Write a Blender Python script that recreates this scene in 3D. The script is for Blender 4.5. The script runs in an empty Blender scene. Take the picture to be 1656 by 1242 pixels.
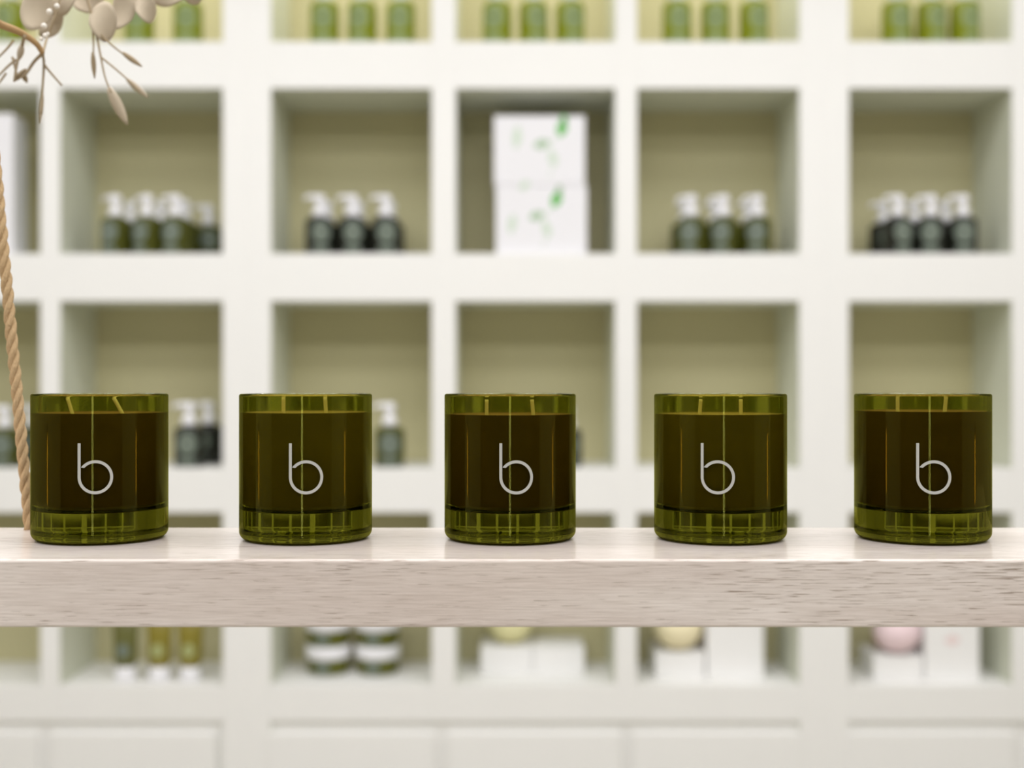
import bpy, bmesh, math, random
from math import sin, cos, pi, radians as R_
from mathutils import Vector, Matrix

random.seed(4)
scn = bpy.context.scene
COL = scn.collection

# ------------------------------------------------------------------ camera, world, lights, exposure
CAMZ = 1.1975                       # lens height; table board top is at z = 1.10
F = 2000.0                          # focal length in pixels of the 1656 px frame
cam = bpy.data.cameras.new('camera')
cam.sensor_width = 36.0
cam.lens = F / 1656 * 36.0
cam.clip_start = 0.02
cam.dof.use_dof = True
cam.dof.focus_distance = 0.755
cam.dof.aperture_fstop = 4.3
cam_o = bpy.data.objects.new('camera', cam)
COL.objects.link(cam_o)
cam_o.location = (0, 0, CAMZ)
cam_o.rotation_euler = (pi / 2, 0, 0)
scn.camera = cam_o

world = bpy.data.worlds.new('world')
scn.world = world
world.use_nodes = True
world.node_tree.nodes['Background'].inputs[0].default_value = (1, 0.97, 0.93, 1)
world.node_tree.nodes['Background'].inputs[1].default_value = 0.04

def area(name, loc, sx, sy, power, color=(1, 1, 1), rot=(0, 0, 0)):
    l = bpy.data.lights.new(name, 'AREA')
    l.shape = 'RECTANGLE'
    l.size, l.size_y = sx, sy
    l.energy = power
    l.color = color
    o = bpy.data.objects.new(name, l)
    COL.objects.link(o)
    o.location = loc
    o.rotation_euler = rot
    return o

LIGHT = (0.965, 0.972, 1.0)
# rows of flush ceiling panels over the shop floor
for x in (-1.95, -0.65, 0.65, 1.95):
    area('ceiling_lamp_wall', (x, 2.12, 2.97), 1.1, 0.7, 12.6, LIGHT)
    area('ceiling_lamp_middle', (x, 0.85, 2.97), 1.1, 0.6, 13.5, LIGHT)
    area('ceiling_lamp_entry', (x, -0.75, 2.97), 1.1, 0.6, 26, LIGHT)

scn.view_settings.view_transform = 'Standard'
scn.view_settings.look = 'None'
scn.view_settings.exposure = 0.0
scn.view_settings.gamma = 1.0
scn.view_settings.use_curve_mapping = False
cy = scn.cycles
cy.max_bounces = 14
cy.diffuse_bounces = 5
cy.glossy_bounces = 5
cy.transmission_bounces = 14
cy.sample_clamp_indirect = 6.0
cy.caustics_refractive = True
cy.caustics_reflective = False
cy.blur_glossy = 0.4

# ------------------------------------------------------------------ materials
def principled(name, color, rough=0.5, spec=0.5, **kw):
    m = bpy.data.materials.new(name)
    m.use_nodes = True
    b = m.node_tree.nodes['Principled BSDF']
    b.inputs['Base Color'].default_value = (*color, 1)
    b.inputs['Roughness'].default_value = rough
    b.inputs['Specular IOR Level'].default_value = spec
    for k, v in kw.items():
        b.inputs[k].default_value = v
    return m

def mottle(m, scale, amount, bump=0.0, stretch=(1, 1, 1)):
    """fine procedural variation of a paint or paper"""
    nt = m.node_tree
    b = nt.nodes['Principled BSDF']
    base = b.inputs['Base Color'].default_value[:]
    tc = nt.nodes.new('ShaderNodeTexCoord')
    mp = nt.nodes.new('ShaderNodeMapping')
    mp.inputs['Scale'].default_value = stretch
    n = nt.nodes.new('ShaderNodeTexNoise')
    n.inputs['Scale'].default_value = scale
    n.inputs['Detail'].default_value = 4
    mx = nt.nodes.new('ShaderNodeMix')
    mx.data_type = 'RGBA'
    mx.inputs[6].default_value = tuple(c * (1 - amount) for c in base[:3]) + (1,)
    mx.inputs[7].default_value = tuple(min(1, c * (1 + amount)) for c in base[:3]) + (1,)
    nt.links.new(tc.outputs['Object'], mp.inputs[0])
    nt.links.new(mp.outputs[0], n.inputs['Vector'])
    nt.links.new(n.outputs[0], mx.inputs[0])
    nt.links.new(mx.outputs[2], b.inputs['Base Color'])
    if bump:
        bp = nt.nodes.new('ShaderNodeBump')
        bp.inputs['Strength'].default_value = bump
        bp.inputs['Distance'].default_value = 0.002
        nt.links.new(n.outputs[0], bp.inputs['Height'])
        nt.links.new(bp.outputs[0], b.inputs['Normal'])
    return m

def glass(name, color, rough=0.0, ior=1.5):
    m = bpy.data.materials.new(name)
    m.use_nodes = True
    nt = m.node_tree
    nt.nodes.remove(nt.nodes['Principled BSDF'])
    g = nt.nodes.new('ShaderNodeBsdfGlass')
    g.inputs['Color'].default_value = (*color, 1)
    g.inputs['Roughness'].default_value = rough
    g.inputs['IOR'].default_value = ior
    nt.links.new(g.outputs[0], nt.nodes['Material Output'].inputs[0])
    return m

def emitter(name, color, strength):
    m = bpy.data.materials.new(name)
    m.use_nodes = True
    nt = m.node_tree
    nt.nodes.remove(nt.nodes['Principled BSDF'])
    e = nt.nodes.new('ShaderNodeEmission')
    e.inputs[0].default_value = (*color, 1)
    e.inputs[1].default_value = strength
    nt.links.new(e.outputs[0], nt.nodes['Material Output'].inputs[0])
    return m

M = {}
M['white_paint'] = mottle(principled('white_paint', (0.84, 0.83, 0.81), 0.45, 0.35), 9, 0.015)
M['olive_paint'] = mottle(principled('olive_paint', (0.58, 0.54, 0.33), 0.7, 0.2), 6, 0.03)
M['white_bounce_shade'] = mottle(principled('white_bounce_shade', (0.65, 0.67, 0.56), 0.55, 0.3), 6, 0.02)  # white paint with the green bounce and shade put into its colour
M['wall_paint'] = mottle(principled('wall_paint', (0.60, 0.58, 0.52), 0.8, 0.2), 12, 0.02)
M['dark_paint'] = mottle(principled('dark_paint', (0.06, 0.06, 0.045), 0.8, 0.2), 12, 0.05)
M['ceiling_paint'] = principled('ceiling_paint', (0.78, 0.77, 0.74), 0.8, 0.2)
M['floor'] = mottle(principled('floor_stone', (0.42, 0.39, 0.33), 0.5, 0.3), 5, 0.08)
M['glass_tint'] = glass('green_glass_outer', (0.38, 0.38, 0.095))
M['glass_clear'] = glass('green_glass_inner', (0.97, 0.98, 0.90))
M['wax'] = principled('wax', (0.24, 0.135, 0.06), 0.6, 0.2)
M['wax_lit'] = principled('wax_lit', (0.36, 0.25, 0.11), 0.6, 0.2)  # same wax, with the stronger lighting on two candles put into its colour
M['wick'] = principled('wick', (0.72, 0.60, 0.38), 0.9, 0.1)
M['logo'] = principled('logo_print', (0.43, 0.42, 0.385), 0.6, 0.2)
M['pump_white'] = principled('pump_plastic', (0.86, 0.85, 0.88), 0.35, 0.5)
M['bottle_green'] = principled('bottle_green', (0.060, 0.065, 0.004), 0.25, 0.4)
M['bottle_backlit'] = principled('bottle_backlit_green', (0.20, 0.235, 0.003), 0.25, 0.4)  # backlit glow of the top-row bottles put into the base colour
M['jar_green'] = principled('jar_green', (0.10, 0.105, 0.008), 0.25, 0.4)
M['bottle_black'] = principled('bottle_black', (0.010, 0.011, 0.007), 0.25, 0.45)
M['tube_olive'] = principled('tube_olive', (0.22, 0.18, 0.02), 0.35, 0.4)
M['tube_dark'] = principled('tube_dark_olive', (0.12, 0.12, 0.03), 0.35, 0.4)
M['label_grey'] = principled('label_grey', (0.15, 0.18, 0.145), 0.6, 0.3)
M['label_green'] = principled('label_green', (0.23, 0.29, 0.12), 0.6, 0.3)
M['label_olive'] = principled('label_olive', (0.33, 0.35, 0.15), 0.6, 0.3)
M['label_mark'] = principled('label_mark', (0.06, 0.10, 0.04), 0.6, 0.3)
M['label_mark_pale'] = principled('label_mark_pale', (0.24, 0.27, 0.23), 0.6, 0.3)
M['paper'] = mottle(principled('carton_paper', (0.80, 0.79, 0.82), 0.6, 0.25), 14, 0.015)
M['carton'] = mottle(principled('carton_white', (0.84, 0.83, 0.82), 0.6, 0.25), 14, 0.015)
M['kraft'] = mottle(principled('kraft', (0.44, 0.28, 0.13), 0.8, 0.2), 40, 0.1)
M['leaf_bright'] = principled('leaf_ink_bright', (0.10, 0.44, 0.06), 0.6)
M['leaf_pale'] = principled('leaf_ink_pale', (0.36, 0.50, 0.33), 0.6)
M['leaf_faint'] = principled('leaf_ink_faint', (0.58, 0.68, 0.56), 0.6)
M['pink_ink'] = principled('pink_ink', (0.80, 0.66, 0.65), 0.6)
M['soap_yellow'] = mottle(principled('soap_yellow', (0.76, 0.72, 0.40), 0.6, 0.3), 30, 0.05)
M['soap_cream'] = mottle(principled('soap_cream', (0.88, 0.79, 0.53), 0.6, 0.3), 30, 0.05)
M['soap_pink'] = mottle(principled('soap_pink', (0.85, 0.67, 0.70), 0.6, 0.3), 30, 0.05)
M['rope'] = mottle(principled('rope_fibre', (0.52, 0.36, 0.20), 0.9, 0.1), 1400, 0.25, 0.6, (1, 1, 0.3))
M['stem'] = mottle(principled('stem', (0.42, 0.27, 0.13), 0.8, 0.2), 200, 0.12)
M['twig'] = principled('twig', (0.36, 0.28, 0.18), 0.85, 0.2)
M['pod'] = mottle(principled('papery_pod', (0.50, 0.42, 0.315), 0.85, 0.15), 40, 0.05)
M['bud'] = principled('bud', (0.80, 0.75, 0.68), 0.8, 0.2)
M['iron'] = principled('iron', (0.05, 0.05, 0.05), 0.5, 0.5)
M['daylight_glass'] = emitter('daylight_pane', (1.0, 1.0, 0.85), 11.0)
M['warm_lamp'] = emitter('warm_lamp', (1.0, 0.50, 0.12), 8.0)

def wood_material():
    m = principled('whitewashed_ash', (0.60, 0.52, 0.48), 0.4, 0.4, **{'Coat Weight': 0.8, 'Coat Roughness': 0.18})
    nt = m.node_tree
    b = nt.nodes['Principled BSDF']
    L = nt.links.new
    tc = nt.nodes.new('ShaderNodeTexCoord')
    def noise(scale, sc, detail=3, rough=0.5, distort=0.0):
        mp = nt.nodes.new('ShaderNodeMapping')
        mp.inputs['Scale'].default_value = sc
        n = nt.nodes.new('ShaderNodeTexNoise')
        n.inputs['Scale'].default_value = scale
        n.inputs['Detail'].default_value = detail
        n.inputs['Roughness'].default_value = rough
        n.inputs['Distortion'].default_value = distort
        L(tc.outputs['Object'], mp.inputs[0])
        L(mp.outputs[0], n.inputs['Vector'])
        return n
    broad = noise(3.0, (1.2, 8, 8), 3, 0.5, 0.4)
    fine = noise(40.0, (0.9, 26, 26), 4, 0.6, 0.2)
    pores = noise(30.0, (1.8, 62, 62), 2, 0.5, 0.1)
    mask = noise(6.0, (1.0, 3, 3), 2)
    r1 = nt.nodes.new('ShaderNodeValToRGB')
    r1.color_ramp.elements[0].position = 0.30
    r1.color_ramp.elements[0].color = (0.64, 0.545, 0.495, 1)
    r1.color_ramp.elements[1].position = 0.72
    r1.color_ramp.elements[1].color = (0.76, 0.685, 0.635, 1)
    L(broad.outputs[0], r1.inputs[0])
    r2 = nt.nodes.new('ShaderNodeValToRGB')
    r2.color_ramp.elements[0].position = 0.32
    r2.color_ramp.elements[0].color = (0.86, 0.84, 0.82, 1)
    r2.color_ramp.elements[1].position = 0.62
    r2.color_ramp.elements[1].color = (1.04, 1.04, 1.04, 1)
    L(fine.outputs[0], r2.inputs[0])
    mul = nt.nodes.new('ShaderNodeMix')
    mul.data_type = 'RGBA'; mul.blend_type = 'MULTIPLY'
    mul.inputs[0].default_value = 1.0
    L(r1.outputs[0], mul.inputs[6]); L(r2.outputs[0], mul.inputs[7])
    # open pores: short dark dashes along the grain, in patches
    add = nt.nodes.new('ShaderNodeMath'); add.operation = 'MULTIPLY_ADD'
    L(mask.outputs[0], add.inputs[0]); add.inputs[1].default_value = 0.32
    L(pores.outputs[0], add.inputs[2])
    r3 = nt.nodes.new('ShaderNodeValToRGB')
    r3.color_ramp.elements[0].position = 0.785
    r3.color_ramp.elements[0].color = (0, 0, 0, 1)
    r3.color_ramp.elements[1].position = 0.86
    r3.color_ramp.elements[1].color = (1, 1, 1, 1)
    L(add.outputs[0], r3.inputs[0])
    mix = nt.nodes.new('ShaderNodeMix')
    mix.data_type = 'RGBA'
    mix.inputs[7].default_value = (0.24, 0.17, 0.12, 1)
    half = nt.nodes.new('ShaderNodeMath'); half.operation = 'MULTIPLY'
    half.inputs[1].default_value = 0.9
    L(r3.outputs[0], half.inputs[0])
    L(half.outputs[0], mix.inputs[0]); L(mul.outputs[2], mix.inputs[6])
    L(mix.outputs[2], b.inputs['Base Color'])
    h = nt.nodes.new('ShaderNodeMath'); h.operation = 'SUBTRACT'
    L(fine.outputs[0], h.inputs[0]); L(r3.outputs[0], h.inputs[1])
    bp = nt.nodes.new('ShaderNodeBump')
    bp.inputs['Strength'].default_value = 0.35
    bp.inputs['Distance'].default_value = 0.0006
    L(h.outputs[0], bp.inputs['Height'])
    L(bp.outputs[0], b.inputs['Normal'])
    return m
M['wood'] = wood_material()

# ------------------------------------------------------------------ helpers
def link(o, parent=None):
    COL.objects.link(o)
    if parent is not None:
        o.parent = parent
    return o

def obj(name, bm, mat, parent=None, smooth=False, loc=(0, 0, 0)):
    me = bpy.data.meshes.new(name)
    bm.normal_update()
    bm.to_mesh(me)
    bm.free()
    for m in (mat if isinstance(mat, (list, tuple)) else [mat]):
        me.materials.append(m)
    if smooth:
        for p in me.polygons:
            p.use_smooth = True
    o = bpy.data.objects.new(name, me)
    o.location = loc
    return link(o, parent)

def empty(name, loc=(0, 0, 0), rz=0.0):
    o = bpy.data.objects.new(name, None)
    o.empty_display_size = 0.02
    o.location = loc
    o.rotation_euler = (0, 0, rz)
    return link(o)

def tag(o, label, cat, group=None):
    o['label'] = label
    o['category'] = cat
    if group:
        o['group'] = group
    return o

def structure(name, bm, mat, parent=None):
    o = obj(name, bm, mat, parent)
    if parent is None:
        o['kind'] = 'structure'
    return o

def copy_tree(o, parent=None):
    c = o.copy()
    COL.objects.link(c)
    c.parent = parent
    for ch in list(o.children):
        copy_tree(ch, c)
    return c

def add_box(bm, x0, x1, y0, y1, z0, z1, bevel=0.0, seg=2):
    r = bmesh.ops.create_cube(bm, size=1.0)
    vs = r['verts']
    for v in vs:
        v.co = Vector((x0 + (v.co.x + .5) * (x1 - x0), y0 + (v.co.y + .5) * (y1 - y0), z0 + (v.co.z + .5) * (z1 - z0)))
    if bevel:
        es = list({e for v in vs for e in v.link_edges})
        bmesh.ops.bevel(bm, geom=es, offset=bevel, segments=seg, affect='EDGES', profile=0.5)
    return bm

def box(x0, x1, y0, y1, z0, z1, bevel=0.0, seg=2):
    return add_box(bmesh.new(), x0, x1, y0, y1, z0, z1, bevel, seg)

def lathe(bm, prof, n=48, mats=None, sx=1.0, sy=1.0):
    """prof: (r, z) from bottom to top; r == 0 ends are capped by a fan; mats[i] = material of band i"""
    rings = []
    for r, z in prof:
        if r <= 1e-7:
            rings.append([bm.verts.new((0, 0, z))])
        else:
            rings.append([bm.verts.new((r * sx * cos(2 * pi * k / n), r * sy * sin(2 * pi * k / n), z)) for k in range(n)])
    for i in range(len(rings) - 1):
        a, b = rings[i], rings[i + 1]
        for k in range(n):
            k2 = (k + 1) % n
            if len(a) == 1 and len(b) == 1:
                continue
            if len(a) == 1:
                f = bm.faces.new((a[0], b[k2], b[k]))
            elif len(b) == 1:
                f = bm.faces.new((a[k], a[k2], b[0]))
            else:
                f = bm.faces.new((a[k], a[k2], b[k2], b[k]))
            if mats:
                f.material_index = mats[i]
            f.smooth = True
    return bm

def arc(cx, cz, r, a0, a1, n):
    return [(cx + r * cos(R_(a0 + (a1 - a0) * i / n)), cz + r * sin(R_(a0 + (a1 - a0) * i / n))) for i in range(n + 1)]

def add_tube(bm, pts, radii, n=8, caps=True):
    pts = [Vector(p) for p in pts]
    if not hasattr(radii, '__len__'):
        radii = [radii] * len(pts)
    up = Vector((0.13, 0.21, 0.97)).normalized()
    rings = []
    t_prev = None
    nrm = None
    for i, p in enumerate(pts):
        t = (pts[min(i + 1, len(pts) - 1)] - pts[max(i - 1, 0)]).normalized()
        if nrm is None:
            nrm = t.cross(up)
            if nrm.length < 1e-3:
                nrm = t.cross(Vector((1, 0, 0)))
            nrm.normalize()
        else:
            nrm = (nrm - t * nrm.dot(t)).normalized()
        bi = t.cross(nrm)
        rings.append([bm.verts.new(p + (nrm * cos(2 * pi * k / n) + bi * sin(2 * pi * k / n)) * radii[i]) for k in range(n)])
    for a, b in zip(rings, rings[1:]):
        for k in range(n):
            f = bm.faces.new((a[k], a[(k + 1) % n], b[(k + 1) % n], b[k]))
            f.smooth = True
    if caps:
        bm.faces.new(rings[0][::-1])
        bm.faces.new(rings[-1])
    return bm

def smooth_path(pts, per=6):
    """Catmull-Rom through pts"""
    P = [Vector(p) for p in pts]
    P = [2 * P[0] - P[1]] + P + [2 * P[-1] - P[-2]]
    out = []
    for i in range(1, len(P) - 2):
        for k in range(per):
            t = k / per
            a, b, c, d = P[i - 1], P[i], P[i + 1], P[i + 2]
            out.append(0.5 * ((2 * b) + (c - a) * t + (2 * a - 5 * b + 4 * c - d) * t * t + (3 * b - a - 3 * c + d) * t ** 3))
    out.append(P[-2])
    return out

def disc_on_cylinder(R, cx_ang, cz, rx, rz, n=28, rings=4):
    """flat round label wrapped on the -Y side of a cylinder of radius R; rx, rz are half sizes in metres"""
    bm = bmesh.new()
    def P(u, z):
        a = -pi / 2 + cx_ang + u / R
        return bm.verts.new((R * cos(a), R * sin(a), z))
    c = P(0, cz)
    prev = None
    for j in range(1, rings + 1):
        s = j / rings
        ring = [P(rx * s * cos(2 * pi * k / n), cz + rz * s * sin(2 * pi * k / n)) for k in range(n)]
        for k in range(n):
            k2 = (k + 1) % n
            if prev is None:
                bm.faces.new((c, ring[k], ring[k2])).smooth = True
            else:
                bm.faces.new((prev[k], ring[k], ring[k2], prev[k2])).smooth = True
        prev = ring
    return bm

def band_on_cylinder(bm, R, u0, u1, z0, z1, n=8):
    cols = []
    for i in range(n + 1):
        a = -pi / 2 + (u0 + (u1 - u0) * i / n) / R
        cols.append((bm.verts.new((R * cos(a), R * sin(a), z0)), bm.verts.new((R * cos(a), R * sin(a), z1))))
    for a, b in zip(cols, cols[1:]):
        bm.faces.new((a[0], b[0], b[1], a[1])).smooth = True
    return bm

# world place of a pixel of the photograph on the plane y = d
def px(x, d):
    return (x - 828.0) * d / F
def pz(y, d):
    return CAMZ - (y - 621.0) * d / F

SY = 3.30            # shelf front
X = lambda p: px(p, SY)
Z = lambda p: pz(p, SY)
DEPTH = 0.29

# ------------------------------------------------------------------ room shell
YB = SY + DEPTH + 0.03
XR = 3.3
YF = -1.80
structure('floor', box(-XR, XR, YF, YB + 0.1, -0.1, 0.0), M['floor'])
structure('ceiling', box(-XR, XR, YF, YB + 0.1, 3.0, 3.1), M['ceiling_paint'])
structure('wall_back', box(-XR, XR, YB, YB + 0.1, 0.0, 3.0), M['wall_paint'])
structure('wall_left', box(-XR - 0.1, -XR, YF, YB + 0.1, -0.1, 3.1), M['wall_paint'])
structure('wall_right', box(XR, XR + 0.1, YF, YB + 0.1, -0.1, 3.1), M['wall_paint'])
structure('wall_front', box(-XR - 0.1, XR + 0.1, YF - 0.1, YF, -0.1, 3.1), M['dark_paint'])
# tall narrow window behind the photographer (shows as the bright streak on each candle)
w = structure('window_1', box(-0.13, 0.13, YF, YF + 0.03, 0.70, 2.25, 0.004), M['dark_paint'])
structure('window_pane', box(-0.07, -0.018, YF + 0.03, YF + 0.034, 0.76, 2.19), M['daylight_glass'], w)
structure('window_pane', box(0.018, 0.055, YF + 0.03, YF + 0.034, 0.76, 2.19), M['daylight_glass'], w)
# slim warm lamps on the side walls (the amber streaks in the candles)
for sgn, lab in ((-1, 'slim warm wall lamp on the wall at the rope side'), (1, 'slim warm wall lamp on the wall away from the rope')):
    t = empty('wall_lamp', (sgn * XR, 0.12, 0.72))
    tag(t, lab, 'lamp')
    a, b = sorted((-sgn * 0.0005, -sgn * 0.018))
    obj('back_plate', box(a, b, -0.09, 0.09, 0, 0.36, 0.003), M['iron'], t)
    a, b = sorted((-sgn * 0.0185, -sgn * 0.05))
    obj('lamp_shade', box(a, b, -0.06, 0.06, 0.04, 0.32, 0.01), M['warm_lamp'], t)

# ------------------------------------------------------------------ shelving units
bands = [(1108, 1167), (757, 829), (410, 487), (67, 143), (-270, -200)]      # horizontal boards, in pixel rows
openings = [(829, 1108), (487, 757), (143, 410), (-200, 67)]
DZ0 = 0.10

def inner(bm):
    """sides and undersides of the cubbies carry green bounce shade put into the colour, fronts and tops the white"""
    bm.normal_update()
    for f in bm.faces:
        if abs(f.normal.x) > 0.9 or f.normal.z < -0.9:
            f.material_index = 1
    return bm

def shelving_unit(name_label, sides, dividers, cells, doors):
    u = empty('shelving_unit', (X((sides[0][0] + sides[1][1]) / 2), SY + DEPTH / 2, 0))
    tag(u, name_label, 'shelving', 'white cubby shelving along the back wall')
    ox, oy = u.location.x, u.location.y
    y0, y1 = -DEPTH / 2, DEPTH / 2
    top = Z(-270)
    def part(nm, bm, mat):
        o = obj(nm, bm, mat, u)
        return o
    def bx(xa, xb, ya, yb, za, zb, b=0.0012):
        return box(X(xa) - ox, X(xb) - ox, ya, yb, za, zb, b, 1)
    WS = [M['white_paint'], M['white_bounce_shade']]
    for a, b in sides:
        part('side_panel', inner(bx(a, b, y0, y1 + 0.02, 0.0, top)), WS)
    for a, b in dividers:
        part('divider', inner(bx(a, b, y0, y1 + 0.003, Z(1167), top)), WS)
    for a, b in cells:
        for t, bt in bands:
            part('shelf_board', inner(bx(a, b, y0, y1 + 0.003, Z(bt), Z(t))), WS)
        for t, bt in openings:
            part('back_panel', bx(a, b, y1 - 0.004, y1 + 0.003, Z(bt), Z(t), 0.0), M['olive_paint'])
    part('cabinet_carcass', bx(sides[0][1], sides[1][0], y0 + 0.012, y1, DZ0, Z(1167)), M['white_paint'])
    part('plinth', bx(sides[0][1], sides[1][0], y0 + 0.05, y1, 0.0, DZ0), M['white_paint'])
    # slim lights under the top board, washing the top cubbies
    for a, b in cells:
        part('light_bar', bx(a + 40, b - 40, y0 + 0.05, y0 + 0.075, Z(-200) - 0.012, Z(-200) - 0.0002), M['pump_white'])
        l = area('cubby_lamp', (X((a + b) / 2) - ox, y0 + 0.0625, Z(-200) - 0.0135), 0.26, 0.018, 0.9, (1.0, 0.95, 0.78))
        l.parent = u
    for a, b in doors:
        part('cabinet_door', bx(a, b, y0 - 0.004, y0 + 0.012, DZ0 + 0.01, Z(1185), 0.002), M['white_paint'])
    return u

shelving_unit('white cubby shelving unit behind the rope and the dried branch, holding green pump bottles',
              [(-533, -494), (360, 399)], [(-232, -197), (65, 97)], [(-494, -232), (-197, 65), (97, 360)],
              [(-478, -233), (-206, 62), (82, 350)])
shelving_unit('white cubby shelving unit whose centre cubby holds the two leaf-print cartons',
              [(399, 438), (1293, 1333)], [(698, 737), (995, 1030)], [(438, 698), (737, 995), (1030, 1293)],
              [(434, 704), (724, 1004), (1023, 1296)])
shelving_unit('white cubby shelving unit at the far end, holding the pink soap ball',
              [(1333, 1373), (2231, 2270)], [(1637, 1672), (1934, 1969)], [(1373, 1637), (1672, 1934), (1969, 2231)],
              [(1369, 1640), (1668, 1938), (1965, 2235)])
FLOOR1, FLOOR2, FLOOR3, FLOOR4 = Z(67), Z(410), Z(757), Z(1108)

# ------------------------------------------------------------------ hanging board with rope
BT = 1.10
bd = empty('hanging_board', (0.10, 0.764, BT - 0.0378))
tag(bd, 'whitewashed pale wooden board hung on rope, carrying the five candles', 'shelf')
obj('plank', box(-0.66, 0.66, -0.077, 0.0765, 0, 0.0378, 0.0016, 3), M['wood'], bd)

def rope(base, top, r_strand=0.0021, r_helix=0.00195, pitch=0.031):
    t = empty('rope', base)
    d = Vector(top) - Vector(base)
    L = d.length
    ax = d.normalized()
    e1 = ax.cross(Vector((0, 1, 0))).normalized()
    e2 = ax.cross(e1)
    for k in range(3):
        bm = bmesh.new()
        n = int(L / pitch * 12)
        pts = []
        for i in range(n + 1):
            s = L * i / n
            a = 2 * pi * s / pitch + k * 2 * pi / 3
            wob = 1 + 0.05 * sin(s * 190 + k)
            pts.append(ax * s + (e1 * cos(a) + e2 * sin(a)) * r_helix * wob)
        add_tube(bm, pts, [r_strand * (1 + 0.05 * sin(i * 1.7 + k)) for i in range(n + 1)], 7)
        obj('strand', bm, M['rope'], t)
    return t
RB = Vector((px(49, 0.828), 0.828, BT - 0.004))
RT = Vector((RB.x - (3.0 - BT) * 0.0945, 0.828, 3.0))
rp = rope(RB, RT)
tag(rp, 'tan twisted rope rising from the board behind the first candle', 'rope')

# ------------------------------------------------------------------ candles
RG, RI, HG, WZ0, WZ1 = 0.0415, 0.0386, 0.0912, 0.0192, 0.0783

def make_glass():
    prof, mats = [], []
    prof += [(0, 0.0026), (0.0300, 0.0026), (0.0318, 0.0026), (0.0321, 0.0025), (0.0334, 0.0006), (0.0346, 0.0)]
    prof += arc(0.0363, 0.0052, 0.0052, -90, 0, 8)
    prof += [(RG, 0.0056), (RG, 0.030), (RG, 0.060), (RG, HG - 0.0022)]
    rr = (RG - RI) / 2
    prof += arc(RI + rr, HG - rr, rr, 0, 90, 5)
    n_out = len(prof) - 1
    prof += arc(RI + rr, HG - rr, rr, 100, 180, 5)
    prof += [(RI, HG - 0.0022), (RI, 0.060), (RI, WZ0 + 0.004)]
    prof += arc(RI - 0.003, WZ0 + 0.003, 0.003, -10, -90, 5)
    prof += [(0.034, WZ0), (0.02, WZ0), (0, WZ0)]
    mats = [0 if i < n_out else 1 for i in range(len(prof) - 1)]
    bm = lathe(bmesh.new(), prof, 128, mats)
    bmesh.ops.recalc_face_normals(bm, faces=bm.faces[:])
    return bm

def make_wax(dz):
    e = 0.0004
    prof = [(0, WZ0 - e), (0.034, WZ0 - e), (RI + e, WZ0 + 0.004), (RI + e, 0.05), (RI + e, WZ1 + dz + 0.0008), (RI - 0.001, WZ1 + dz + 0.0006), (RI - 0.004, WZ1 + dz - 0.0003), (0.02, WZ1 + dz - 0.0006), (0, WZ1 + dz - 0.0006)]
    return lathe(bmesh.new(), prof, 96)

def make_logo():
    """open letter b: one stroke down the stem, round the bowl, ending short of the stem"""
    s = 1 / 2570.0 * 0.965                           # metres per photograph pixel at the candle front
    rb, hw = 24.9, 2.3
    zc = 0.0413                                # bowl centre height
    path = []
    for i in range(13):
        path.append((-rb, 54.5 - i * 54.5 / 12))
    for i in range(1, 61):
        a = 180 + (360 + 142 - 180) * i / 60
        path.append((rb * cos(R_(a)), rb * sin(R_(a))))
    path = [(u * s, v * s) for u, v in path]
    bm = bmesh.new()
    Ri, Ro = RG + 0.00002, RG + 0.00022
    secs = []
    for i, (u, v) in enumerate(path):
        a, b = path[max(i - 1, 0)], path[min(i + 1, len(path) - 1)]
        tx, tz = b[0] - a[0], b[1] - a[1]
        l = math.hypot(tx, tz)
        nx, nz = -tz / l, tx / l
        q = []
        sk = 0.0
        if i == len(path) - 1:
            sk = hw * s * 0.6                  # slanted cut of the end
        for side, rad in ((1, Ri), (1, Ro), (-1, Ro), (-1, Ri)):
            uu = u + nx * hw * s * side + tx / l * sk * -side
            vv = v + nz * hw * s * side + tz / l * sk * -side
            an = -pi / 2 + uu / RG
            q.append(bm.verts.new((rad * cos(an), rad * sin(an), zc + vv)))
        secs.append(q)
    for a, b in zip(secs, secs[1:]):
        for k in range(4):
            bm.faces.new((a[k], b[k], b[(k + 1) % 4], a[(k + 1) % 4]))
    bm.faces.new(secs[0]); bm.faces.new(secs[-1][::-1])
    bmesh.ops.recalc_face_normals(bm, faces=bm.faces[:])
    return bm

glass_me = None
logo_me = None
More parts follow.
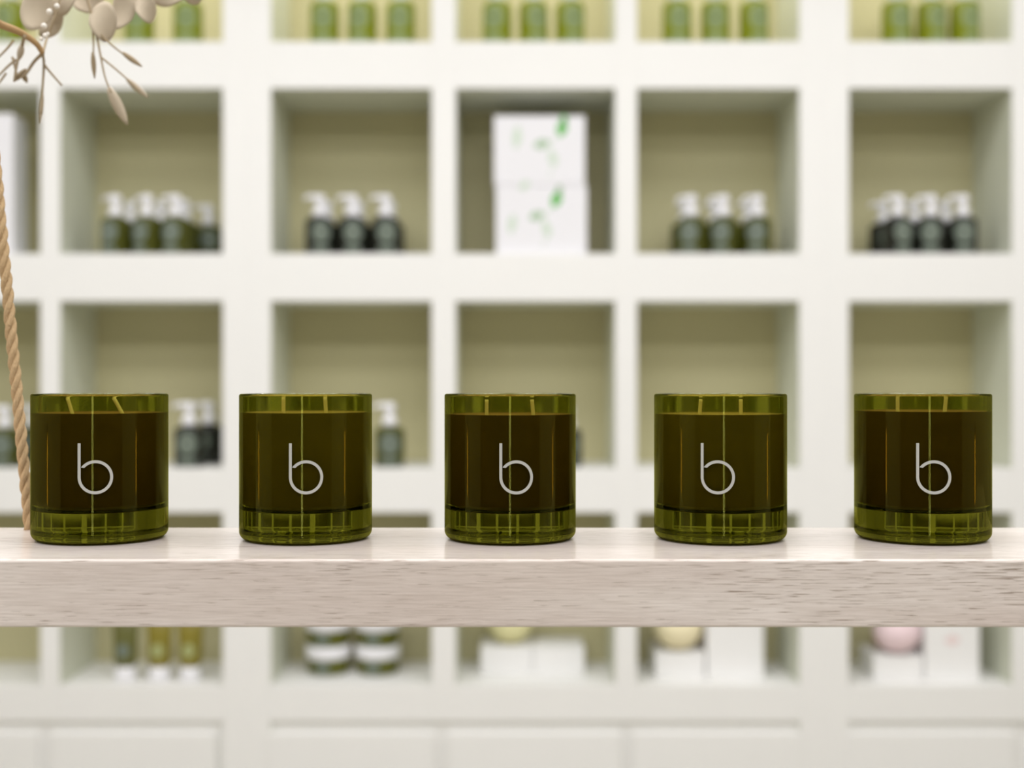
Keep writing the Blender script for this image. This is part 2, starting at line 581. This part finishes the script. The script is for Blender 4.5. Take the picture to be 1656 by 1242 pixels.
# centre px, logo centre offset px, wax dz, (wick x px, lean x, lean y) pairs
CANDLES = [
    (162.5, -7.5, 0.0003, ((-42, -0.0035, 0.002), (36, -0.0062, 0.002)), 'green glass candle standing beside the rope, its two wicks leaning'),
    (495.0, 0.0, 0.0006, ((-36, 0.0, 0), (32, -0.0006, 0)), 'green glass candle second from the rope on the board'),
    (825.0, 9.5, -0.0006, ((-38, 0.0, 0), (38, -0.001, 0)), 'green glass candle in the middle of the row of five'),
    (1164.5, -3.5, -0.0004, ((-33, 0.0008, 0), (33, 0.0, 0)), 'green glass candle fourth from the rope, below the cubby of green bottles'),
    (1491.0, 17.5, 0.0014, ((-38, 0, 0), (35, 0.001, 0)), 'green glass candle farthest from the rope, last of the row'),
]
for i, (c, off, dz, wicks, lab) in enumerate(CANDLES):
    D = 0.783
    x = px(c, D)
    face = math.atan2(-x, D)                  # towards the lens
    turn = off / 106.0
    k = empty('scented_candle', (x, D, BT + 0.0002), -math.atan2(x, D) + math.asin(turn))
    tag(k, lab, 'candle', 'green glass candles on the board')
    if glass_me is None:
        g = obj('glass_jar', make_glass(), [M['glass_tint'], M['glass_clear']], k)
        glass_me = g.data
        lg = obj('letter_b_logo', make_logo(), M['logo'], k)
        logo_me = lg.data
        lg['label'] = 'pale grey printed letter b'
    else:
        link(bpy.data.objects.new('glass_jar', glass_me), k)
        lg = link(bpy.data.objects.new('letter_b_logo', logo_me), k)
        lg['label'] = 'pale grey printed letter b'
    obj('wax', make_wax(dz), M['wax_lit'] if i in (1, 3) else M['wax'], k)
    for wx, lx, ly in wicks:
        wx0 = wx / F * D
        z0 = WZ1 + dz - 0.002
        b = add_tube(bmesh.new(), smooth_path([(wx0, 0, z0), (wx0 + lx * .4, ly * .4, z0 + 0.005), (wx0 + lx, ly, z0 + 0.0118)], 4), 0.0012, 8)
        obj('wick', b, M['wick'], k)

# ------------------------------------------------------------------ pump bottles
BR, BH = 0.0385, 0.100

def bottle_parts():
    me = {}
    prof = [(0, 0.001), (0.033, 0.0), (0.0365, 0.001), (BR, 0.005), (BR, 0.088)]
    prof += arc(BR - 0.014, 0.088, 0.014, 12, 80, 5)
    prof += [(0.016, 0.1035), (0.0145, 0.107), (0, 0.107)]
    me['body'] = lathe(bmesh.new(), prof, 40)
    bm = lathe(bmesh.new(), [(0, 0.1065), (0.0185, 0.1065), (0.0192, 0.108), (0.0192, 0.124), (0.0180, 0.126), (0.0125, 0.1275), (0.0105, 0.131), (0.0100, 0.141), (0, 0.141)], 32)
    me['collar'] = bm
    bm = lathe(bmesh.new(), [(0, 0.1405), (0.0135, 0.1405), (0.0155, 0.143), (0.0155, 0.157), (0.0140, 0.162), (0.0090, 0.165), (0, 0.166)], 28)
    add_tube(bm, smooth_path([(-0.008, 0, 0.158), (-0.022, 0, 0.1585), (-0.034, 0, 0.157), (-0.040, 0, 0.151)], 4), [0.0062] * 5 + [0.0055] * 4 + [0.0045] * 4, 10)
    me['head'] = bm
    me['label'] = disc_on_cylinder(BR + 0.0004, 0, 0.060, 0.0275, 0.029)
    bm = band_on_cylinder(bmesh.new(), BR + 0.0004, -0.022, 0.022, 0.005, 0.024)
    me['band'] = bm
    me['mark'] = disc_on_cylinder(BR + 0.0008, 0, 0.058, 0.005, 0.006, 14, 2)
    return me

def make_bottle(body, label, mark):
    p = bottle_parts()
    t = empty('pump_bottle', (0, 0, -5))
    obj('bottle_body', p['body'], M[body], t)
    c = obj('pump_collar', p['collar'], M['pump_white'], t)
    c['label'] = 'white plastic collar'
    h = obj('pump_head', p['head'], M['pump_white'], t)
    h['label'] = 'white pump head with a spout'
    l = obj('round_label', p['label'], M[label], t)
    l['label'] = 'round grey label'
    obj('label_mark', p['mark'], M[mark], l)
    obj('lower_label', p['band'], M[label], t)
    return t

protos = {'green': make_bottle('bottle_green', 'label_grey', 'label_mark_pale'),
          'black': make_bottle('bottle_black', 'label_grey', 'label_mark_pale'),
          'bright': make_bottle('bottle_backlit', 'label_green', 'label_mark')}
used = set()

def bottle(kind, pxx, d, floor, label, group, rz=0.0, scale=1.0, tall=1.0):
    if kind in used:
        o = copy_tree(protos[kind])
    else:
        o = protos[kind]
        used.add(kind)
    x = px(pxx, d)
    o.location = (x, d, floor + 0.0004)
    o.rotation_euler = (0, 0, rz)
    o.scale = (scale, scale, scale * tall)
    tag(o, label, 'bottle', group)
    return o

DF, DBK = 3.357, 3.49
ORD = ['first', 'second', 'third']
def col_px(p, d):                 # same column, one row further back
    return 828 + (p - 828) * DF / d

# cubbies of the second row
sets = [
    ('green', [187, 238, 284], 'cubby under the dried branch'),
    ('black', [517, 570, 624], 'cubby on rope side of cartons'),
    ('green', [1118, 1170, 1225], 'cubby just beyond the stacked cartons'),
    ('black', [1452, 1505, 1557], 'last cubby, farthest from the rope'),
]
for kind, cols, where in sets:
    for r, d in enumerate((DF, DBK)):
        for i, c in enumerate(cols):
            p, dd = (col_px(c, d) if r else c), d
            if r and c == 284:
                p, dd = 299, 3.46
            bottle(kind, p, dd, FLOOR2,
                   '%s pump bottle, %s from rope side, %s row, %s' % (kind, ORD[i], ['front', 'rear'][r], where),
                   '%s pump bottles in one cubby' % kind, random.uniform(-0.5, 0.35) if r == 0 else random.uniform(-1.2, 1.0))
bottle('green', 337, 3.525, FLOOR2, 'green pump bottle alone in the rear corner of the cubby under dried branch', 'green pump bottles in one cubby', 0.3, 0.98)

# top cubbies, green brightened to carry the backlight
tops = [([18, -48], 'top cubby behind the dried branch stem', ['nearer', 'farther']),
        ([225, 304], 'top cubby behind the papery pods', None),
        ([525, 586, 648], 'top cubby on rope side of cartons', None),
        ([804, 863, 922], 'top cubby straight above the leaf-print cartons', None),
        ([1095, 1157, 1219], 'top cubby just beyond the cartons', None),
        ([1450, 1506, 1560], 'last top cubby, farthest from rope', None)]
for cols, where, _ in tops:
    for i, c in enumerate(sorted(cols)):
        bottle('bright', c, DF, FLOOR1, 'bright green bottle, %s from rope side, %s' % (ORD[i], where), 'bright green bottles in the top cubbies', random.uniform(-0.3, 0.3), 1.03, 1.15)
bottle('bright', 828 + (1478 - 828) * DF / DBK, DBK, FLOOR1, 'bright green bottle in rear row, nearer the rope, top cubby at far end', 'bright green bottles in the top cubbies', 0.2)
bottle('bright', 828 + (1535 - 828) * DF / DBK, DBK, FLOOR1, 'bright green bottle in rear row, farther from rope, top cubby at far end', 'bright green bottles in the top cubbies', -0.2)

# third row, showing between the candles
bottle('green', 8, DF, FLOOR3, 'dark green pump bottle seen behind the rope, farther from first candle', 'green pump bottles behind the candles', 0.1)
bottle('green', 52, 3.45, FLOOR3, 'dark green pump bottle almost hidden between the rope and first candle', 'green pump bottles behind the candles', -0.2)
bottle('black', 306, DF, FLOOR3, 'black pump bottle in front, showing between first and second candle', 'black pump bottles behind the candles', 0.1, 1.06)
bottle('black', 828 + (318 - 828) * DF / DBK, DBK, FLOOR3, 'black pump bottle in rear, showing between first and second candle', 'black pump bottles behind the candles', -0.4, 1.06)
bottle('green', 630, DF, FLOOR3, 'green pump bottle standing alone between second and third candle', 'green pump bottles behind the candles', 0.1, 1.05)
bottle('black', 918, DF, FLOOR3, 'black pump bottle nearly hidden behind the middle candle', 'black pump bottles behind the candles', 0.0)

# ------------------------------------------------------------------ cartons with leaf print
def carton(name, x0, x1, d, zf, h, dep, mat, label, cat='box', group=None, lid=True):
    cx = px((x0 + x1) / 2, d)
    wd = (x1 - x0) * d / F
    t = empty(name, (cx, d + dep / 2, zf + 0.0003))
    tag(t, label, cat, group)
    hb = h - 0.004 if lid else h
    obj('carton_body', box(-wd / 2, wd / 2, -dep / 2, dep / 2, 0, hb, 0.0012), mat, t)
    if lid:
        obj('carton_flap', box(-wd / 2 + 0.0008, wd / 2 - 0.0008, -dep / 2 + 0.0008, dep / 2 - 0.0008, hb + 0.0002, h, 0.0008), mat, t)
    t['dims'] = (wd, h, dep)
    return t, wd, dep

def leaf_shape(bm, cx, cz, l, w_, ang, y):
    n = 8
    up, lo = [], []
    for i in range(n + 1):
        s = i / n
        u = (s - .5) * l
        v = w_ / 2 * sin(pi * s) ** 0.8
        for lst, vv in ((up, v), (lo, -v)):
            lst.append((cx + u * cos(ang) - vv * sin(ang), cz + u * sin(ang) + vv * cos(ang)))
    pts = up + lo[-2:0:-1]
    vs = [bm.verts.new((a, y, b)) for a, b in pts]
    f = bm.faces.new(vs)
    return bm

def print_on(t, d, dep, items, vine):
    """items: (px, py, length px, width px, angle deg, material)"""
    for (ix, iy, l, w_, ang, mat) in items:
        bm = leaf_shape(bmesh.new(), px(ix, d) - t.location.x, pz(iy, d) - t.location.z, l * d / F, w_ * d / F, R_(ang), -dep / 2 - 0.0004)
        obj('printed_leaf', bm, M[mat], t)
    pts = [(px(a, d) - t.location.x, -dep / 2 - 0.0002, pz(b, d) - t.location.z) for a, b in vine]
    bm = bmesh.new()
    sp = smooth_path(pts, 5)
    hw = 0.0016
    prev = None
    for i, p in enumerate(sp):
        tt = (sp[min(i + 1, len(sp) - 1)] - sp[max(i - 1, 0)]).normalized()
        nrm = Vector((-tt.z, 0, tt.x))
        q = (bm.verts.new(p + nrm * hw), bm.verts.new(p - nrm * hw))
        if prev:
            bm.faces.new((prev[0], q[0], q[1], prev[1]))
        prev = q
    obj('printed_stem', bm, M['leaf_faint'], t)

DC = 3.318
hC = 112 * DC / F
t, wd, dep = carton('leaf_print_carton', 802, 949, DC, FLOOR2, hC, 0.20, M['paper'], 'white carton with green leaf print, lower of two stacked in the centre cubby', 'box', 'stacked leaf-print cartons')
print_on(t, DC, dep, [(900, 322, 30, 17, 70, 'leaf_bright'), (905, 306, 16, 10, 100, 'leaf_pale'), (868, 349, 26, 15, 20, 'leaf_pale'), (884, 370, 30, 14, -70, 'leaf_faint'), (848, 300, 22, 12, 40, 'leaf_faint'), (828, 362, 34, 13, 80, 'leaf_faint')],
         [(905, 312), (890, 338), (880, 352), (884, 378), (878, 400)])
t, wd, dep = carton('leaf_print_carton', 799, 946, DC, FLOOR2 + hC + 0.0008, hC - 0.001, 0.20, M['paper'], 'white carton with green leaf print, upper of two stacked in the centre cubby', 'box', 'stacked leaf-print cartons')
print_on(t, DC, dep, [(909, 207, 30, 17, 75, 'leaf_bright'), (912, 193, 16, 11, 100, 'leaf_bright'), (876, 233, 28, 15, 15, 'leaf_pale'), (894, 256, 30, 14, -75, 'leaf_faint'), (836, 222, 40, 14, 85, 'leaf_faint')],
         [(911, 196), (898, 222), (888, 236), (894, 262), (888, 288)])

carton('tall_carton', -58, 21, 3.325, FLOOR2, 228 * 3.325 / F, 0.10, M['paper'], 'tall plain white carton in the cubby beside the rope', 'box')

# ------------------------------------------------------------------ lowest row, under the board
def make_tube(body, label):
    t = empty('squeeze_tube', (0, 0, -5))
    obj('tube_cap', lathe(bmesh.new(), [(0, 0), (0.0275, 0), (0.0285, 0.001), (0.0270, 0.036), (0.025, 0.038), (0, 0.038)], 32), M['pump_white'], t)['label'] = 'white cap the tube stands on'
    bm = bmesh.new()
    n = 32
    rings = []
    for s in [0, 0.08, 0.2, 0.4, 0.6, 0.8, 0.92, 1.0]:
        z = 0.038 + s * 0.125
        rx = 0.030 + 0.006 * s
        ry = 0.030 * (1 - s) ** 0.6 + 0.0012
        if s == 0:
            rx = ry = 0.026
        rings.append([bm.verts.new((rx * cos(2 * pi * k / n), ry * sin(2 * pi * k / n), z)) for k in range(n)])
    for a, b in zip(rings, rings[1:]):
        for k in range(n):
            bm.faces.new((a[k], a[(k + 1) % n], b[(k + 1) % n], b[k])).smooth = True
    bm.faces.new(rings[0][::-1]); bm.faces.new(rings[-1])
    obj('tube_body', bm, M[body], t)
    obj('crimp', box(-0.036, 0.036, -0.0014, 0.0014, 0.1625, 0.172, 0.0005), M[body], t)
    # round label following the front of the body
    bm = bmesh.new()
    def P(u, z):
        s = max(0.0, min(1, (z - 0.038) / 0.125))
        rx = 0.030 + 0.006 * s
        ry = 0.030 * (1 - s) ** 0.6 + 0.0012
        q = max(-1, min(1, u / rx))
        return bm.verts.new((u, -ry * math.sqrt(1 - q * q) - 0.0018, z))
    c = P(0, 0.082)
    prev = None
    for j in (1, 2, 3, 4):
        ring = [P(0.017 * j / 4 * cos(2 * pi * k / 24), 0.082 + 0.019 * j / 4 * sin(2 * pi * k / 24)) for k in range(24)]
        for k in range(24):
            k2 = (k + 1) % 24
            if prev is None:
                bm.faces.new((c, ring[k], ring[k2]))
            else:
                bm.faces.new((prev[k], ring[k], ring[k2], prev[k2]))
        prev = ring
    l = obj('round_label', bm, M[label], t, True)
    l['label'] = 'round pale label'
    return t
tp = [make_tube('tube_dark', 'label_grey'), make_tube('tube_olive', 'label_olive')]
DT = 3.365
for i, (c, pr, lab) in enumerate([(203, 0, 'dark green squeeze tube on a white cap, nearest the rope in lowest cubby'),
                                  (258, 1, 'olive squeeze tube on a white cap, middle of three under the board'),
                                  (308, 1, 'olive squeeze tube on a white cap, farthest from the rope of three')]):
    o = tp[pr] if i < 2 else copy_tree(tp[1])
    o.location = (px(c, DT), DT, FLOOR4 + 0.0004)
    tag(o, lab, 'tube', 'squeeze tubes in the lowest cubby')

def make_jar():
    t = empty('cream_jar', (0, 0, -5))
    obj('jar_body', lathe(bmesh.new(), [(0, 0.0008), (0.050, 0), (0.0545, 0.002), (0.0575, 0.008), (0.0585, 0.040), (0.056, 0.044), (0.050, 0.046), (0, 0.046)], 44), M['jar_green'], t)
    obj('jar_lid', lathe(bmesh.new(), [(0, 0.0435), (0.0605, 0.0435), (0.0622, 0.0450), (0.0622, 0.0745), (0.0605, 0.0772), (0, 0.0772)], 44), M['pump_white'], t)['label'] = 'white screw lid'
    l = obj('label_patch', band_on_cylinder(bmesh.new(), 0.0589, -0.026, 0.010, 0.009, 0.038), M['label_grey'], t)
    l['label'] = 'pale grey-green label'
    return t
jp = make_jar()
DJ = 3.452
first = True
for c, side in ((531, 'nearer the rope'), (611, 'farther from the rope')):
    for lev, word in ((0, 'lower'), (1, 'upper')):
        o = jp if first else copy_tree(jp)
        first = False
        o.location = (px(c, DJ), DJ, FLOOR4 + 0.0004 + lev * 0.0778)
        tag(o, 'green jar with white lid, %s one of the stack %s' % (word, side), 'jar', 'stacked jars in the lowest row')

def soap(c, d, zf, r, mat, label):
    bm = bmesh.new()
    prof = [(r * sin(pi * i / 20) * (1.0 if i else 0), r * 0.92 * (1 - cos(pi * i / 20))) for i in range(21)]
    prof[0] = (0, 0); prof[-1] = (0, prof[-1][1])
    prof[1] = (prof[1][0], 0.0)
    prof.pop(0); prof.insert(0, (0, 0.0))
    lathe(bm, prof, 40)
    o = obj('soap_ball', bm, mat, None, True, (px(c, d), d, zf + 0.0004))
    tag(o, label, 'soap', 'soap balls on the small cartons')
    return o

# third cubby: two low cartons with a yellow soap ball
d3 = 3.425
h3 = 0.074
carton('low_carton', 777, 861, d3, FLOOR4, h3, 0.14, M['carton'], 'low white carton under the yellow soap ball', 'box', 'low white cartons in the lowest row')
carton('low_carton', 862, 945, d3, FLOOR4, h3, 0.14, M['carton'], 'low white carton with nothing on it, beside the yellow soap ball', 'box', 'low white cartons in the lowest row')
soap(825, d3 + 0.06, FLOOR4 + h3 + 0.0004, 0.0625, M['soap_yellow'], 'yellow soap ball resting on a low white carton')
# fourth cubby
d4 = 3.376
h4 = 0.071
carton('low_carton', 1060, 1140, d4, FLOOR4, h4, 0.15, M['carton'], 'low white carton under the cream soap ball', 'box', 'low white cartons in the lowest row')
carton('upright_carton', 1143, 1235, d4, FLOOR4, 0.20, 0.15, M['carton'], 'upright white carton beside the cream soap ball', 'box', 'upright cartons in the lowest row')
soap(1096, d4 + 0.040, FLOOR4 + h4 + 0.0004, 0.066, M['soap_cream'], 'cream soap ball resting on a low white carton')
carton('kraft_box', 1066, 1141, d4 + 0.110, FLOOR4 + h4 + 0.0004, 0.045, 0.038, M['kraft'], 'small brown box behind the cream soap ball', 'box', 'small brown boxes', False)
# fifth cubby
d5 = 3.356
h5 = 0.066
carton('low_carton', 1413, 1493, d5, FLOOR4, h5, 0.15, M['carton'], 'low white carton under the pink soap ball', 'box', 'low white cartons in the lowest row')
t, wd, dep = carton('upright_carton', 1496, 1584, d5, FLOOR4, 0.20, 0.15, M['carton'], 'upright white carton with faint pink print beside the pink soap ball', 'box', 'upright cartons in the lowest row')
bm = leaf_shape(bmesh.new(), 0, 0.108, 0.045, 0.03, 0.1, -dep / 2 - 0.0004)
obj('printed_emblem', bm, M['pink_ink'], t)['label'] = 'faint pink printed patch'
soap(1450, d5 + 0.038, FLOOR4 + h5 + 0.0004, 0.064, M['soap_pink'], 'pink soap ball resting on a low white carton')
carton('kraft_box', 1418, 1494, d5 + 0.108, FLOOR4 + h5 + 0.0004, 0.048, 0.040, M['kraft'], 'small brown box behind the pink soap ball', 'box', 'small brown boxes', False)

# ------------------------------------------------------------------ dried branch tied to the rope
def at(x, y, d):
    return Vector((px(x, d), d, pz(y, d)))
br = empty('dried_branch', (0, 0, 0))
zr = pz(18, 0.84)
k = (zr - RB.z) / (RT.z - RB.z)
start = RB.lerp(RT, k) + Vector((0.003, 0.003, 0))
br.location = start
tag(br, 'dried branch with taupe papery pods and thin seed heads, tied to the rope', 'branch')
def stem_part(name, pts, r0, r1, mat):
    sp = smooth_path([Vector(p) - start for p in pts], 6)
    n = len(sp)
    return obj(name, add_tube(bmesh.new(), sp, [r0 + (r1 - r0) * i / (n - 1) for i in range(n)], 8), mat, br)
stem_part('main_stem', [start, at(-5, 36, .87), at(32, 52, .89), at(58, 70, .90), at(69, 86, .905)], 0.0032, 0.0019, M['stem'])
def twig(pts, r=0.0008, d=0.93):
    return stem_part('twig', [at(p[0], p[1], p[2] if len(p) > 2 else d) for p in pts], r, r * 0.7, M['twig'])
def seed_head(a, b, w_, d, mat='twig'):
    """a slim ear tapering to a point, from pixel a to pixel b"""
    A, B = at(*a, d) - start, at(*b, d + 0.005) - start
    pts = [A.lerp(B, i / 8) for i in range(9)]
    rad = [max(0.0004, w_ * d / F / 2 * sin(pi * (0.12 + 0.86 * i / 8)) ** 0.8) for i in range(9)]
    return obj('seed_head', add_tube(bmesh.new(), pts, rad, 10), M[mat], br)
twig([(69, 86, .905), (71, 104), (69, 140), (67, 185)], 0.0011)
seed_head((69, 150), (65, 200), 7, .93, 'pod')
twig([(71, 104), (84, 120), (100, 138)], 0.0010)
twig([(69, 86, .905), (55, 100), (43, 118), (35, 126)], 0.0014)
seed_head((42, 112), (22, 132), 9, .93)
seed_head((36, 118), (44, 134), 9, .935)
twig([(40, 58, .89), (34, 80), (27, 105), (23, 132)], 0.0013)
seed_head((36, 72), (30, 98), 11, .92, 'pod')
twig([(22, 66), (10, 80), (-6, 96)], 0.0010)
twig([(26, 96), (12, 108), (-6, 126)], 0.0010)
twig([(20, 92), (24, 108), (28, 124)], 0.0010)
twig([(10, 118), (0, 132), (-8, 140)], 0.0009)
twig([(69, 86, .905), (76, 62), (88, 30), (100, -10), (120, -60)], 0.0010)
# second spray, hanging from above
twig([(120, -60), (135, -20), (150, 30), (158, 66)], 0.0012)
twig([(150, 40), (151, 70), (151, 95)], 0.0008)
seed_head((150, 84), (153, 127), 8, .93)
twig([(158, 66), (163, 92), (170, 125), (180, 150)], 0.0009)
seed_head((176, 142), (206, 202), 17, .96, 'pod')
twig([(163, 92), (185, 110), (208, 130), (226, 148)], 0.0008)
seed_head((205, 128), (240, 158), 10, .98, 'pod')
twig([(158, 50), (175, 68), (200, 88)], 0.0009)
seed_head((198, 85), (230, 108), 9, .93)

def pod(cx, cy_, w_, h_, tilt, d, yaw=0.0):
    """papery disc: flattened, thin in the middle, slightly cupped, with a thicker rim"""
    c = at(cx, cy_, d) - start
    a, b = w_ * d / F / 2, h_ * d / F / 2
    bm = bmesh.new()
    n, rings = 24, 4
    def P(s, k, side):
        th = 2 * pi * k / n
        u, v = a * s * cos(th), b * s * sin(th)
        if v < 0:
            u *= 1 - 0.25 * (v / b) ** 2
        y = side * 0.0006 * (1 - s * s * 0.8) + 0.004 * (s * s) * sin(2 * th + cx)
        return bm.verts.new((u, y, v))
    for side in (-1, 1):
        cc = P(0, 0, side)
        prev = None
        for j in range(1, rings + 1):
            ring = [P(j / rings, k, side) for k in range(n)]
            for k in range(n):
                k2 = (k + 1) % n
                if prev is None:
                    bm.faces.new((cc, ring[k], ring[k2]) if side < 0 else (cc, ring[k2], ring[k]))
                else:
                    f = (prev[k], ring[k], ring[k2], prev[k2])
                    bm.faces.new(f if side < 0 else f[::-1])
            prev = ring
        if side < 0:
            rim = prev
        else:
            for k in range(n):
                k2 = (k + 1) % n
                bm.faces.new((rim[k], prev[k], prev[k2], rim[k2]))
    bmesh.ops.recalc_face_normals(bm, faces=bm.faces[:])
    o = obj('papery_pod', bm, M['pod'], br, True, c)
    o.rotation_euler = (0, R_(tilt), R_(yaw))
    return o
for q in [(167, 34, 44, 66, 0, .93, 10), (196, 18, 40, 66, 10, .95, -8), (236, 14, 34, 46, -8, .95, 12), (214, -2, 50, 50, 20, .97, 0),
          (58, 16, 50, 74, 14, .93, 14), (100, 2, 70, 42, -20, .94, -10), (140, 0, 60, 44, 25, .96, 0), (270, -12, 70, 46, 0, .96, 8), (312, -16, 46, 44, 10, .97, -12), (84, 36, 30, 60, 30, .95, 5)]:
    pod(*q)
for (bx_, by_, br_) in [(80, 19, 10), (92, 10, 9), (71, 42, 10), (73, 58, 9), (67, 63, 7), (77, 55, 6)]:
    d = .90
    bm = lathe(bmesh.new(), [(0, -1), (0.5, -0.85), (0.9, -0.35), (0.95, 0.1), (0.7, 0.65), (0.3, 0.95), (0, 1.0)], 14)
    s = br_ / 2 * d / F
    for v in bm.verts:
        v.co *= s
    o = obj('bud', bm, M['bud'], br, True, at(bx_, by_, d) - start)
    o['label'] = 'white bud'
